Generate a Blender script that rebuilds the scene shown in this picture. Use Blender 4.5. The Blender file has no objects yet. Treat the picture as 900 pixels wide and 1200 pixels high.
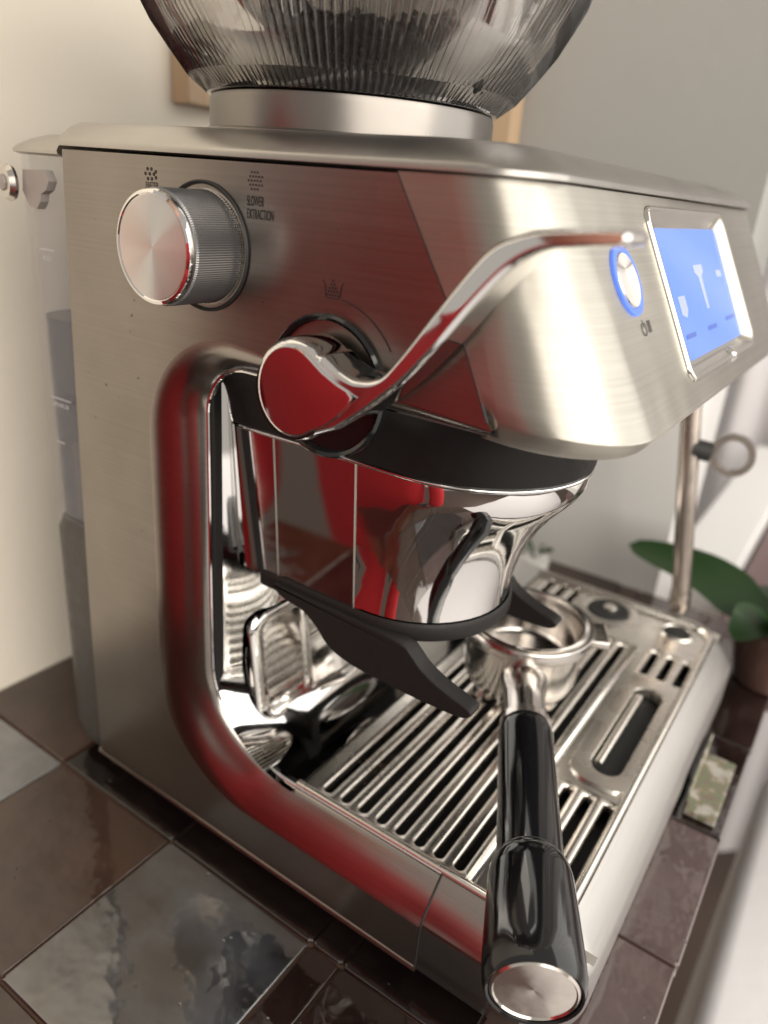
import bpy, bmesh, math, random
from mathutils import Vector, Matrix
random.seed(7)
PI = math.pi
sc = bpy.context.scene
col = sc.collection

# ------------------------------------------------------------------ camera
RR = ((0.82338536, 0.56215842, 0.07755299), (0.28237506, -0.28732470, -0.91526436), (-0.49224068, 0.77551430, -0.39531847))
CAM = Vector((0.29322915, -0.19366691, 0.30787455))
cd = bpy.data.cameras.new('camera'); cam = bpy.data.objects.new('camera', cd); col.objects.link(cam)
right, down, fwd = (Vector(r) for r in RR)
m = Matrix((right, -down, -fwd)).transposed().to_4x4(); m.translation = CAM
cam.matrix_world = m
cd.sensor_fit = 'VERTICAL'; cd.sensor_height = 36.0; cd.sensor_width = 27.0
cd.lens = 36.0 * 875.2 / 1200.0
cd.clip_start = 0.01; cd.clip_end = 100
cd.dof.use_dof = True; cd.dof.focus_distance = 0.265; cd.dof.aperture_fstop = 6.5
sc.camera = cam

# ------------------------------------------------------------------ world, light, exposure
w = bpy.data.worlds.new('World'); sc.world = w; w.use_nodes = True
w.node_tree.nodes['Background'].inputs[0].default_value = (1.0, 0.93, 0.84, 1)
w.node_tree.nodes['Background'].inputs[1].default_value = 0.41
sc.view_settings.view_transform = 'Standard'; sc.view_settings.look = 'None'
sc.view_settings.exposure = 0.40; sc.view_settings.gamma = 1.0
try:
    sc.view_settings.use_curve_mapping = False
except Exception: pass
sc.render.engine = 'CYCLES'
sc.cycles.use_denoising = True
sc.cycles.max_bounces = 10; sc.cycles.glossy_bounces = 6; sc.cycles.transmission_bounces = 8; sc.cycles.transparent_max_bounces = 12
sc.cycles.caustics_reflective = False; sc.cycles.caustics_refractive = False
sc.cycles.sample_clamp_indirect = 6.0

def area(name, loc, target, sx, sy, power, colr):
    l = bpy.data.lights.new(name, 'AREA'); l.shape = 'RECTANGLE'; l.size = sx; l.size_y = sy; l.energy = power; l.color = colr
    o = bpy.data.objects.new(name, l); col.objects.link(o); o.location = loc
    o.rotation_euler = (Vector(target) - Vector(loc)).to_track_quat('-Z', 'Y').to_euler()
    return o
# daylight falling in through the window to the right of the machine
area('window_daylight', (1.25, 0.70, 0.70), (0.35, -0.4, 0.15), 1.7, 1.5, 13.0, (1.0, 0.97, 0.92))
# second window, in front of the machine
area('room_daylight', (2.6, -1.0, 1.2), (0.0, 0.15, 0.15), 3.4, 2.4, 95.0, (1.0, 0.93, 0.84))

# ------------------------------------------------------------------ materials
def mat(name): 
    mt = bpy.data.materials.new(name); mt.use_nodes = True
    return mt, mt.node_tree.nodes, mt.node_tree.links, mt.node_tree.nodes['Principled BSDF']
def pb(name, colr, rough=.5, metal=0., **kw):
    mt, n, l, p = mat(name)
    p.inputs['Base Color'].default_value = (*colr, 1); p.inputs['Roughness'].default_value = rough; p.inputs['Metallic'].default_value = metal
    for k, v in kw.items(): p.inputs[k.replace('_', ' ')].default_value = v
    return mt
def noise_rough(mt, scale=(60, 60, 60), lo=.1, hi=.3, bump=0., detail=6, coords='Object', det_scale=1.0):
    n, l = mt.node_tree.nodes, mt.node_tree.links; p = n['Principled BSDF']
    tc = n.new('ShaderNodeTexCoord'); mp = n.new('ShaderNodeMapping'); mp.inputs['Scale'].default_value = scale
    nz = n.new('ShaderNodeTexNoise'); nz.inputs['Scale'].default_value = det_scale; nz.inputs['Detail'].default_value = detail
    l.new(tc.outputs[coords], mp.inputs[0]); l.new(mp.outputs[0], nz.inputs[0])
    mr = n.new('ShaderNodeMapRange'); mr.inputs[1].default_value = .3; mr.inputs[2].default_value = .7; mr.inputs[3].default_value = lo; mr.inputs[4].default_value = hi
    l.new(nz.outputs[0], mr.inputs[0]); l.new(mr.outputs[0], p.inputs['Roughness'])
    if bump:
        b = n.new('ShaderNodeBump'); b.inputs['Strength'].default_value = bump; b.inputs['Distance'].default_value = .0005
        l.new(nz.outputs[0], b.inputs['Height']); l.new(b.outputs[0], p.inputs['Normal'])
    return nz
def brushed(name, colr, scale, rough=(.2, .34), axis='Z', aniso=.75, rot=.25, bump=.06):
    mt = pb(name, colr, .28, 1.0)
    p = mt.node_tree.nodes['Principled BSDF']; n, l = mt.node_tree.nodes, mt.node_tree.links
    nz = noise_rough(mt, scale, rough[0], rough[1], bump)
    p.inputs['Anisotropic'].default_value = aniso; p.inputs['Anisotropic Rotation'].default_value = rot
    t = n.new('ShaderNodeTangent'); t.direction_type = 'RADIAL'; t.axis = axis
    l.new(t.outputs[0], p.inputs['Tangent'])
    # faint smudges and wiped streaks in the steel
    tc = n.new('ShaderNodeTexCoord'); sm = n.new('ShaderNodeTexNoise'); sm.inputs['Scale'].default_value = 22; sm.inputs['Detail'].default_value = 5
    l.new(tc.outputs['Object'], sm.inputs[0])
    cr = n.new('ShaderNodeValToRGB'); cr.color_ramp.elements[0].position = .35; cr.color_ramp.elements[1].position = .7
    cr.color_ramp.elements[0].color = (*[c * .9 for c in colr], 1); cr.color_ramp.elements[1].color = (*[min(1, c * 1.05) for c in colr], 1)
    l.new(sm.outputs[0], cr.inputs[0])
    gm_ = n.new('ShaderNodeMapping'); gm_.inputs['Scale'].default_value = [max(4, q * .38) for q in scale]; l.new(tc.outputs['Object'], gm_.inputs[0])
    gn = n.new('ShaderNodeTexNoise'); gn.inputs['Scale'].default_value = 1; gn.inputs['Detail'].default_value = 4; l.new(gm_.outputs[0], gn.inputs[0])
    gr_ = n.new('ShaderNodeMapRange'); gr_.inputs[1].default_value = .3; gr_.inputs[2].default_value = .7; gr_.inputs[3].default_value = .93; gr_.inputs[4].default_value = 1.06; l.new(gn.outputs[0], gr_.inputs[0])
    ml = n.new('ShaderNodeVectorMath'); ml.operation = 'SCALE'; l.new(cr.outputs[0], ml.inputs[0]); l.new(gr_.outputs[0], ml.inputs[3])
    l.new(ml.outputs[0], p.inputs['Base Color'])
    return mt
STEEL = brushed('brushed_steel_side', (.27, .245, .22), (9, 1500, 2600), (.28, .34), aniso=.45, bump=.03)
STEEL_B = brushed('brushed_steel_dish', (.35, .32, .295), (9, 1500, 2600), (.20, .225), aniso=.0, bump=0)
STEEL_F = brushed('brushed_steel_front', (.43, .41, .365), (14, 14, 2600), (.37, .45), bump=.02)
def wavy(mt, scale, dist):
    n, l = mt.node_tree.nodes, mt.node_tree.links; p = n['Principled BSDF']
    tc = n.new('ShaderNodeTexCoord'); nz = n.new('ShaderNodeTexNoise'); nz.inputs['Scale'].default_value = scale; nz.inputs['Detail'].default_value = 1
    l.new(tc.outputs['Object'], nz.inputs[0]); b = n.new('ShaderNodeBump'); b.inputs['Strength'].default_value = 1; b.inputs['Distance'].default_value = dist
    if p.inputs['Normal'].links: l.new(p.inputs['Normal'].links[0].from_socket, b.inputs['Normal'])
    l.new(nz.outputs[0], b.inputs['Height']); l.new(b.outputs[0], p.inputs['Normal'])
wavy(STEEL_F, 28, .0012); wavy(STEEL, 14, .0005)
STEEL_CAP = brushed('satin_steel_cap', (.43, .41, .385), (30, 30, 200), (.3, .36), aniso=.2)
STEEL_TRAY = pb('polished_tray_steel', (.76, .725, .665), .2, 1.0); noise_rough(STEEL_TRAY, (40, 40, 40), .20, .32, .02)
CHROME = pb('chrome', (.74, .73, .72), .035, 1.0); noise_rough(CHROME, (35, 35, 35), .02, .07, .012)
CHROME_DIRTY = pb('used_chrome', (.56, .53, .50), .12, 1.0); noise_rough(CHROME_DIRTY, (50, 50, 50), .12, .26, .03)
SPUN = brushed('spun_aluminium', (.74, .71, .68), (30, 30, 30), (.20, .23), axis='Y', aniso=.98, rot=.25, bump=.0)
DARKMETAL = pb('grey_knurled_metal', (.24, .24, .245), .38, .85)
BLACK = pb('black_plastic', (.010, .009, .009), .42, 0, Specular_IOR_Level=.2); noise_rough(BLACK, (300, 300, 300), .38, .52, .03)
BLACK_GLOSS = pb('black_gloss_plastic', (.008, .008, .009), .14); noise_rough(BLACK_GLOSS, (60, 60, 60), .06, .15, .01)
RUBBER = pb('dark_rubber', (.012, .012, .012), .6)
SOFTGREY = pb('charcoal_cradle_plastic', (.013, .0115, .011), .5, 0, Specular_IOR_Level=.25); noise_rough(SOFTGREY, (500, 500, 500), .45, .6, .05)
TANKBASE = pb('grey_tank_base', (.055, .053, .048), .45); noise_rough(TANKBASE, (200, 200, 200), .4, .52, .02)
SPECK = pb('panel_specks', (.07, .055, .045), .5)
INK = pb('printed_ink', (.02, .018, .018), .5)
PALEINK = pb('pale_print', (.45, .47, .5), .5)
GREYPL = pb('grey_plastic', (.3, .27, .25), .4)
BEAN = pb('roasted_beans', (.028, .016, .010), .32); noise_rough(BEAN, (90, 90, 90), .25, .45, .1)
LEAF = pb('orchid_leaf', (.018, .052, .014), .4); noise_rough(LEAF, (25, 25, 25), .28, .45, .1)
STEM = pb('orchid_stem', (.06, .09, .035), .5)
WOOD = pb('pale_wood_frame', (.46, .33, .21), .5)
MATBOARD = pb('white_mat', (.82, .8, .74), .8)
WHITE = pb('white_paint', (.82, .81, .79), .45)
RED = pb('red_knit', (.44, .012, .018), .85); 
SKIN = pb('skin', (.5, .3, .22), .5, Subsurface_Weight=.1)
HAIR = pb('dark_hair', (.03, .02, .015), .6)
TROUSER = pb('dark_trousers', (.02, .022, .03), .8)
def glassy(name, colr, rough, ior=1.3, trans=1.0, alpha=1.0):
    return pb(name, colr, rough, 0, Transmission_Weight=trans, IOR=ior, Alpha=alpha)
TANK = pb('clear_tank_plastic', (.5, .49, .53), .05, 0, Alpha=.09)
WATER = pb('tank_water', (.045, .055, .068), .03, 0, Alpha=.88)
HOPPERM = pb('smoky_hopper_plastic', (.46, .445, .43), .05, 0, Transmission_Weight=.95, IOR=1.5)
CLEAR = pb('clear_ring_plastic', (.5, .48, .46), .05, 0, Alpha=.14)
def emit(name, colr, s):
    mt, n, l, p = mat(name); p.inputs['Base Color'].default_value = (*[c * .3 for c in colr], 1); p.inputs['Roughness'].default_value = .12
    p.inputs['Emission Color'].default_value = (*colr, 1); p.inputs['Emission Strength'].default_value = s
    return mt
SCREEN = emit('lit_blue_screen', (.115, .265, .85), .66)
BLUE = emit('lit_blue_ring', (.12, .25, 1.0), .7)
ICON = emit('screen_icon_cream', (.45, .52, .66), .6)
ICON2 = emit('screen_icon_white', (.55, .7, 1.0), .7)
ICOND = emit('screen_icon_dark', (.05, .14, .6), .5)

def plaster(name, colr, rough=.9):
    mt = pb(name, colr, rough); n, l = mt.node_tree.nodes, mt.node_tree.links; p = n['Principled BSDF']
    tc = n.new('ShaderNodeTexCoord'); nz = n.new('ShaderNodeTexNoise'); nz.inputs['Scale'].default_value = 5; nz.inputs['Detail'].default_value = 8
    l.new(tc.outputs['Object'], nz.inputs[0])
    cr = n.new('ShaderNodeValToRGB'); cr.color_ramp.elements[0].color = (*[c * .94 for c in colr], 1); cr.color_ramp.elements[1].color = (*[min(1, c * 1.05) for c in colr], 1)
    l.new(nz.outputs[0], cr.inputs[0]); l.new(cr.outputs[0], p.inputs[0])
    b = n.new('ShaderNodeBump'); b.inputs['Strength'].default_value = .15; b.inputs['Distance'].default_value = .002
    n2 = n.new('ShaderNodeTexNoise'); n2.inputs['Scale'].default_value = 90; l.new(tc.outputs['Object'], n2.inputs[0])
    l.new(n2.outputs[0], b.inputs['Height']); l.new(b.outputs[0], p.inputs['Normal'])
    return mt
CREAM = plaster('cream_wall_paint', (.80, .745, .64))
GREYWALL = plaster('grey_wall_shade', (.36, .355, .34))  # grey colour carries the shade of the backlit side wall
FLOORM = plaster('pale_floor', (.74, .73, .74))
FLOORD = plaster('dark_floorboards', (.07, .045, .035), .5)
GROUT = plaster('brown_grout', (.085, .045, .03))
def tile_mat(name, c1, c2, spots, ior=1.8):
    mt = pb(name, c1, .12, 0, IOR=ior); n, l = mt.node_tree.nodes, mt.node_tree.links; p = n['Principled BSDF']
    tc = n.new('ShaderNodeTexCoord'); oi = n.new('ShaderNodeObjectInfo'); ad = n.new('ShaderNodeVectorMath'); ad.operation = 'ADD'
    mu = n.new('ShaderNodeVectorMath'); mu.operation = 'SCALE'; mu.inputs[3].default_value = 3.0
    l.new(oi.outputs['Location'], mu.inputs[0]); l.new(tc.outputs['Object'], ad.inputs[0]); l.new(mu.outputs[0], ad.inputs[1])
    nz = n.new('ShaderNodeTexNoise'); nz.inputs['Scale'].default_value = 26; nz.inputs['Detail'].default_value = 9; nz.inputs['Roughness'].default_value = .62; nz.inputs['Distortion'].default_value = .5
    l.new(ad.outputs[0], nz.inputs[0])
    cr = n.new('ShaderNodeValToRGB'); e = cr.color_ramp.elements; e[0].position = .36; e[1].position = .66; e[0].color = (*c1, 1); e[1].color = (*c2, 1)
    l.new(nz.outputs[0], cr.inputs[0])
    sp = n.new('ShaderNodeTexVoronoi'); sp.inputs['Scale'].default_value = 150; l.new(ad.outputs[0], sp.inputs[0])
    sr = n.new('ShaderNodeValToRGB'); se = sr.color_ramp.elements; se[0].position = .05; se[1].position = .11; se[0].color = (1, 1, 1, 1); se[1].color = (0, 0, 0, 1)
    l.new(sp.outputs[0], sr.inputs[0])
    gate = n.new('ShaderNodeTexNoise'); gate.inputs['Scale'].default_value = 60; l.new(ad.outputs[0], gate.inputs[0])
    gr = n.new('ShaderNodeMapRange'); gr.inputs[1].default_value = .56; gr.inputs[2].default_value = .6; l.new(gate.outputs[0], gr.inputs[0])
    mm = n.new('ShaderNodeMath'); mm.operation = 'MULTIPLY'; l.new(sr.outputs[0], mm.inputs[0]); l.new(gr.outputs[0], mm.inputs[1])
    mx = n.new('ShaderNodeMix'); mx.data_type = 'RGBA'; mx.inputs[7].default_value = (*spots, 1)
    l.new(mm.outputs[0], mx.inputs[0]); l.new(cr.outputs[0], mx.inputs[6]); l.new(mx.outputs[2], p.inputs[0])
    w1 = n.new('ShaderNodeTexNoise'); w1.inputs['Scale'].default_value = 30; w1.inputs['Detail'].default_value = 3; l.new(ad.outputs[0], w1.inputs[0])
    b = n.new('ShaderNodeBump'); b.inputs['Strength'].default_value = .5; b.inputs['Distance'].default_value = .0022; l.new(w1.outputs[0], b.inputs['Height'])
    b2 = n.new('ShaderNodeBump'); b2.inputs['Strength'].default_value = .6; b2.inputs['Distance'].default_value = .0008; b2.invert = True; l.new(mm.outputs[0], b2.inputs['Height']); l.new(b.outputs[0], b2.inputs['Normal'])
    l.new(b2.outputs[0], p.inputs['Normal'])
    rr = n.new('ShaderNodeMapRange'); rr.inputs[1].default_value = .35; rr.inputs[2].default_value = .7; rr.inputs[3].default_value = .03; rr.inputs[4].default_value = .12
    l.new(nz.outputs[0], rr.inputs[0]); l.new(rr.outputs[0], p.inputs['Roughness'])
    return mt
T_BROWN = tile_mat('glazed_brown', (.026, .012, .0075), (.056, .027, .017), (.015, .01, .008))
T_MAUVE = tile_mat('glazed_mauve', (.085, .055, .053), (.115, .075, .072), (.06, .04, .04))
T_SHADOW = tile_mat('glazed_shadow_brown', (.006, .004, .004), (.012, .008, .007), (.03, .025, .025))  # near-black colour holds the shadow and dark reflection along the machine's base
T_DARK = tile_mat('glazed_dark_brown', (.012, .007, .006), (.028, .015, .013), (.09, .08, .08))
T_PALE = tile_mat('glazed_pale_grey', (.09, .095, .10), (.18, .18, .18), (.05, .045, .04), 2.3)
T_SMOKE = tile_mat('glazed_smoke_brown', (.016, .012, .011), (.055, .060, .068), (.14, .14, .15), 2.7)

# ------------------------------------------------------------------ helpers
LOC = {}
def link(o, parent=None):
    col.objects.link(o)
    if parent is not None:
        o.parent = parent
        if parent.type == 'EMPTY': o.matrix_parent_inverse = Matrix.Translation(-parent.location)
    return o
def mesh(name, v, f, mt, parent=None, smooth=True, angle=35, wn=True):
    me = bpy.data.meshes.new(name); me.from_pydata([tuple(p) for p in v], [], f); me.update()
    bm = bmesh.new(); bm.from_mesh(me); bmesh.ops.remove_doubles(bm, verts=bm.verts, dist=1e-6); bmesh.ops.recalc_face_normals(bm, faces=bm.faces); bm.to_mesh(me); bm.free()
    return finish(name, me, mt, parent, smooth, angle, wn)
def finish(name, me, mt, parent, smooth=True, angle=35, wn=False):
    me.materials.append(mt)
    if smooth:
        me.shade_smooth(); me.set_sharp_from_angle(angle=math.radians(angle))
    o = bpy.data.objects.new(name, me)
    if wn:
        md = o.modifiers.new('wn', 'WEIGHTED_NORMAL'); md.keep_sharp = True
    return link(o, parent)
def empty(name, loc, label, cat, group=None):
    o = bpy.data.objects.new(name, None); o.location = loc; o.empty_display_size = .02; col.objects.link(o)
    tag(o, label, cat, group); return o
def tag(o, label=None, cat=None, group=None, kind=None):
    if label: o['label'] = label
    if cat: o['category'] = cat
    if group: o['group'] = group
    if kind: o['kind'] = kind
    return o
class MB:
    def __init__(s): s.v = []; s.f = []
    def add(s, v, f):
        k = len(s.v); s.v += [Vector(p) for p in v]; s.f += [[i + k for i in q] for q in f]; return s
    def loft(s, loops, closed=True, cap0=False, cap1=False):
        n = len(loops[0]); v = [p for lp in loops for p in lp]; f = []
        for i in range(len(loops) - 1):
            for j in range(n if closed else n - 1):
                a = i * n + j; b = i * n + (j + 1) % n
                f.append([a, b, b + n, a + n])
        if cap0: f.append(list(range(n))[::-1])
        if cap1: f.append([(len(loops) - 1) * n + j for j in range(n)])
        return s.add(v, f)
    def lathe(s, prof, org, axis, n=48, cap0=True, cap1=True):
        ax = Vector(axis).normalized(); u = ax.orthogonal().normalized(); vv = ax.cross(u)
        loops = [[Vector(org) + ax * h + (u * math.cos(2 * PI * k / n) + vv * math.sin(2 * PI * k / n)) * r for k in range(n)] for r, h in prof]
        return s.loft(loops, True, cap0, cap1)
    def tube(s, pts, rad, n=12, caps=True, flat=None):
        pts = [Vector(p) for p in pts]; loops = []
        rad = rad if isinstance(rad, (list, tuple)) else [rad] * len(pts)
        prev = None
        for i, p in enumerate(pts):
            t = (pts[min(i + 1, len(pts) - 1)] - pts[max(i - 1, 0)]).normalized()
            if prev is None: u = t.orthogonal().normalized()
            else: u = (prev - t * prev.dot(t)).normalized()
            prev = u; vv = t.cross(u)
            loops.append([p + (u * math.cos(2 * PI * k / n) + vv * math.sin(2 * PI * k / n)) * rad[i] for k in range(n)])
        return s.loft(loops, True, caps, caps)
    def box(s, c, d, b=0.0):
        x, y, z = [k / 2 for k in d]; c = Vector(c)
        if b <= 0:
            v = [c + Vector((i * x, j * y, k * z)) for i in (-1, 1) for j in (-1, 1) for k in (-1, 1)]
            return s.add(v, [[0, 1, 3, 2], [4, 6, 7, 5], [0, 4, 5, 1], [2, 3, 7, 6], [0, 2, 6, 4], [1, 5, 7, 3]])
        bm = bmesh.new(); bmesh.ops.create_cube(bm, size=1)
        for vv in bm.verts: vv.co = Vector((vv.co.x * d[0], vv.co.y * d[1], vv.co.z * d[2])) + c
        bmesh.ops.bevel(bm, geom=list(bm.edges), offset=b, segments=3, affect='EDGES', profile=.5)
        bm.verts.index_update(); v = [vv.co.copy() for vv in bm.verts]; f = [[q.index for q in fc.verts] for fc in bm.faces]; bm.free()
        return s.add(v, f)
    def build(s, name, mt, parent=None, **kw): return mesh(name, s.v, s.f, mt, parent, **kw)
def rrect(w2, h2, r, n=6):
    r = min(r, w2 * .999, h2 * .999)
    out = []
    for cx, cy, a0 in ((w2 - r, h2 - r, 0), (-w2 + r, h2 - r, PI / 2), (-w2 + r, -h2 + r, PI), (w2 - r, -h2 + r, 1.5 * PI)):
        for k in range(n + 1):
            a = a0 + PI / 2 * k / n; out.append((cx + r * math.cos(a), cy + r * math.sin(a)))
    return out
def lerp(a, b, t): return a + (b - a) * t
def interp(x, xs, ys):
    if x <= xs[0]: return ys[0]
    for i in range(len(xs) - 1):
        if x <= xs[i + 1]: return lerp(ys[i], ys[i + 1], (x - xs[i]) / (xs[i + 1] - xs[i]))
    return ys[-1]
def spline(pts, n):
    P = [Vector(p) for p in pts]; out = []
    for i in range(len(P) - 1):
        p0 = P[max(i - 1, 0)]; p1 = P[i]; p2 = P[i + 1]; p3 = P[min(i + 2, len(P) - 1)]
        for k in range(n):
            t = k / n
            out.append(.5 * ((2 * p1) + (p2 - p0) * t + (2 * p0 - 5 * p1 + 4 * p2 - p3) * t * t + (-p0 + 3 * p1 - 3 * p2 + p3) * t ** 3))
    out.append(P[-1]); return out
def arc(cx, cz, r, a0, a1, n):
    return [(cx + r * math.cos(lerp(a0, a1, k / n)), cz + r * math.sin(lerp(a0, a1, k / n))) for k in range(n + 1)]

# ------------------------------------------------------------------ setting
XW = -.107      # back wall
YB = .43        # side wall beyond the machine
XE = .295       # front edge of the tiled worktop
YN = -.1905       # near edge of the worktop
def plain(name, c, d, mt, kind='structure', b=0):
    o = MB().box(c, d, b).build(name, mt, None, smooth=bool(b)); o['kind'] = kind; return o
plain('back_wall', (XW - .05, .135, .5), (.1, .61, 2.9), CREAM)
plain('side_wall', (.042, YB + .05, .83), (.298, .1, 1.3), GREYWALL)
plain('bounce_white_wall', (.0395, YB + .05, -.315), (.293, .1, 1.17), WHITE)  # lower wall coloured white in place of bounced light
plain('floor', (.6, -.6, -1.13), (6, 6, .04), FLOORD)
table = plain('worktop', ((XW + XE) / 2, (YN + YB) / 2 - .003, -.0212), (XE - XW - .004, YB - YN - .006, .04), GROUT)
PIT = .0905
xl = [XW + .001, -.0215, .067, .1578, .1748, .2349, XE]
yl = [YN, -.1, -.0105, .08, .1705, .261, .3515, YB - .002]
pattern = {(0, 1): T_PALE, (1, 1): T_BROWN, (2, 1): T_SMOKE, (0, 2): T_BROWN, (1, 2): T_SHADOW, (2, 2): T_SHADOW, (3, 1): T_DARK, (3, 2): T_SHADOW, (4, 1): T_DARK, (4, 2): T_SHADOW, (1, 0): T_DARK, (2, 0): T_BROWN, (0, 0): T_BROWN, (5, 5): T_DARK, (5, 4): T_DARK, (5, 3): T_MAUVE, (5, 2): T_MAUVE, (5, 1): T_MAUVE, (5, 6): T_MAUVE}
for i in range(len(xl) - 1):
    for j in range(len(yl) - 1):
        g = .0005; x0, x1, y0, y1 = xl[i] + g, xl[i + 1] - g, yl[j] + g, yl[j + 1] - g
        cx, cy = (x0 + x1) / 2, (y0 + y1) / 2; hx, hy = (x1 - x0) / 2, (y1 - y0) / 2
        rnd = random.Random(i * 31 + j)
        tz = [rnd.uniform(-.0005, .0005) for _ in range(4)]
        lp = []
        base = rrect(hx, hy, .0014, 3)
        for ins, z in ((0, -.004), (0, -.0008), (.0003, -.0002), (.0009, 0)):
            L = []
            for k, (a, b) in enumerate(base):
                sx = 1 - ins / hx; sy = 1 - ins / hy
                wob = .0004 * math.sin(k * 2.1 + i + 3 * j)
                u = (a / hx + 1) / 2; v2 = (b / hy + 1) / 2
                dz = lerp(lerp(tz[0], tz[1], u), lerp(tz[2], tz[3], u), v2)
                L.append((a * sx + wob * (a / hx), b * sy + wob * (b / hy), z + dz * (z > -.005)))
            lp.append(L)
        t = MB().loft(lp, True, False, True).build('tile', pattern.get((i, j), T_DARK if (i * 3 + j) % 3 else T_BROWN), table, angle=50)
        t.location = (cx, cy, 0)

# ------------------------------------------------------------------ espresso machine
W = .312
M = empty('espresso_machine', (.12, .15, 0), 'large brushed steel espresso machine with side dial, chrome lever and blue touchscreen', 'espresso machine')

def xleft(z): return .0096 * max(0, (z - .05) / .26) ** 1.4
XSZ, XSX = [.236, .2443, .2663, .3135], [.2075, .2049, .1942, .1650]
def xseam(z): return interp(z, XSZ, XSX)
# --- side panel with the dished C-shaped opening
def cpath(top_r, top_l, xv, rt, zb, rb, xend_t, xend_b):
    P = []
    for k in range(14): P.append((lerp(xend_t, xv + rt, k / 14), lerp(top_r, top_l, k / 14)))
    P += arc(xv + rt, top_l - rt, rt, PI / 2, PI, 14)
    for k in range(1, 12): P.append((xv, lerp(top_l - rt, zb + rb, k / 12)))
    P += arc(xv + rb, zb + rb, rb, PI, 1.5 * PI, 18)
    for k in range(1, 13): P.append((lerp(xv + rb, xend_b, k / 12), zb))
    return P
DI = .009
inner = cpath(.2415, .2415, .0775, .021, .0535, .046, .2055, .2040)
outer = cpath(.2455, .2535, .0530, .046, .0360, .056, .2050, .2040)
DB, ZR = .0135, .0360
def dish(k):      # depth of the dish along the path: deeper along the bottom rail
    u = min(1, max(0, (k - 36) / 22)); return lerp(DI, DB, u * u * (3 - 2 * u)), lerp(2.1, 1.35, u)
b = MB()
loops = []
for k in range(9):
    t = k / 8
    e = lambda t: .30 * t + .70 * t * t
    loops.append([(lerp(o[0], i_[0], t), dish(q)[0] * (t ** dish(q)[1]), lerp(o[1], i_[1], t)) for q, (o, i_) in enumerate(zip(outer, inner))])
loops.append([(i_[0], dish(q)[0] + .004, i_[1]) for q, i_ in enumerate(inner)])
side_boundary = [(p[0], p[1]) for p in outer]
ZB, ZT = .0125, .3125
ring = side_boundary + [(.2040, ZB)] + [(0.0, ZB)] + [(xleft(lerp(ZB, ZT, k / 12)), lerp(ZB, ZT, k / 12)) for k in range(1, 13)] + [(xseam(ZT) - .0006, ZT)] + [(xseam(z) - .0006, z) for z in (.2663, .2500)]
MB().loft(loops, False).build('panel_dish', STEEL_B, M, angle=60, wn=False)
n0 = len(b.v)
b.add([(x, 0, z) for x, z in ring], [list(range(len(ring)))])
# turned-in edges
edge = [(x, z) for x, z in ring[len(side_boundary):]]
edge = [ring[len(side_boundary) - 1]] + edge + [ring[0]]
b.loft([[(x, 0, z) for x, z in edge], [(x, .004, z) for x, z in edge]], False)
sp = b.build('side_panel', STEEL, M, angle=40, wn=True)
# base lip under the panel
MB().tube([(-.002, .0015, .0125), (.10, .0008, .0118), (.2045, .0008, .0118)], .0018, 8).build('base_lip', STEEL, M)
MB().box((.118, W / 2, .0075), (.22, W - .03, .012), .003).build('underside', BLACK, M)
for fx, fy in ((.02, .03), (.22, .03), (.02, .28), (.22, .28)):
    MB().lathe([(.010, 0.0005), (.012, .002), (.012, .006)], (fx, fy, 0), (0, 0, 1), 20).build('foot', RUBBER, M)
# --- body core behind the panel
MB().box((.042, W / 2 + .004, .162), (.074, W - .012, .296), .002).build('body_core', BLACK, M)
MB().box((.10, W - .001, .275), (.195, .004, .075), .0015).build('right_side_panel', STEEL, M)
MB().box((.04, W - .001, .13), (.075, .004, .23), .0015).build('right_side_panel', STEEL, M)
# --- front shell (head)
def zc(u):          # height of the crease along the shell, u = 0 at the side seam, 1 at the front
    u = min(1, u); u = u * u * (3 - 2 * u); return lerp(.2535, .2450, u)
def xf(z): return .206 + .53 * (.315 - z)
NA, N1, NF = 12, 14, 16
def plan(t, ins, drop, rc, n1=14, na=12, nf=16, ns=8):
    P = []
    def zz(u):
        c = zc(u); z = lerp(.3130, c, t) - drop; return z, xf(c if drop > 0 else z) - ins * .85
    for k in range(n1):
        z, x1 = zz(k / (n1 + na)); P.append((lerp(xseam(z), x1 - rc, k / n1), ins * min(1, .35 + k / n1), z))
    for k in range(na + 1):
        z, x1 = zz((n1 + k) / (n1 + na)); a = -PI / 2 + PI / 2 * k / na; P.append((x1 - rc + rc * math.cos(a), ins + rc + rc * math.sin(a), z))
    z, x1 = zz(1)
    for k in range(1, nf): P.append((x1, lerp(ins + rc, W - ins - rc, k / nf), z))
    for k in range(na + 1):
        a = PI / 2 * k / na; P.append((x1 - rc + rc * math.cos(a), W - ins - rc + rc * math.sin(a), z))
    for k in range(1, ns + 1): P.append((lerp(x1 - rc, .09, k / ns), W - ins, z))
    return P
rows = [plan(k / 12, 0, 0, lerp(.024, .034, k / 12)) for k in range(13)]
lips = []
for k in range(1, 8):
    a = k / 7 * PI / 2
    lips.append(plan(1, .0145 * ((1 - math.cos(a)) * .5 + .5 * k / 7), .0105 * (math.sin(a) * .6 + .4 * k / 7), .034))
b = MB()
iA, iB = N1 + NA, N1 + NA + NF          # front flat column range
# side + corners as lofts, front flat filled with a hole for the screen recess
b.loft([r[:iA + 1] for r in rows], False); b.loft([r[iB:] for r in rows], False); b.loft([rows[-1]] + lips, False)
sh = b
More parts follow.
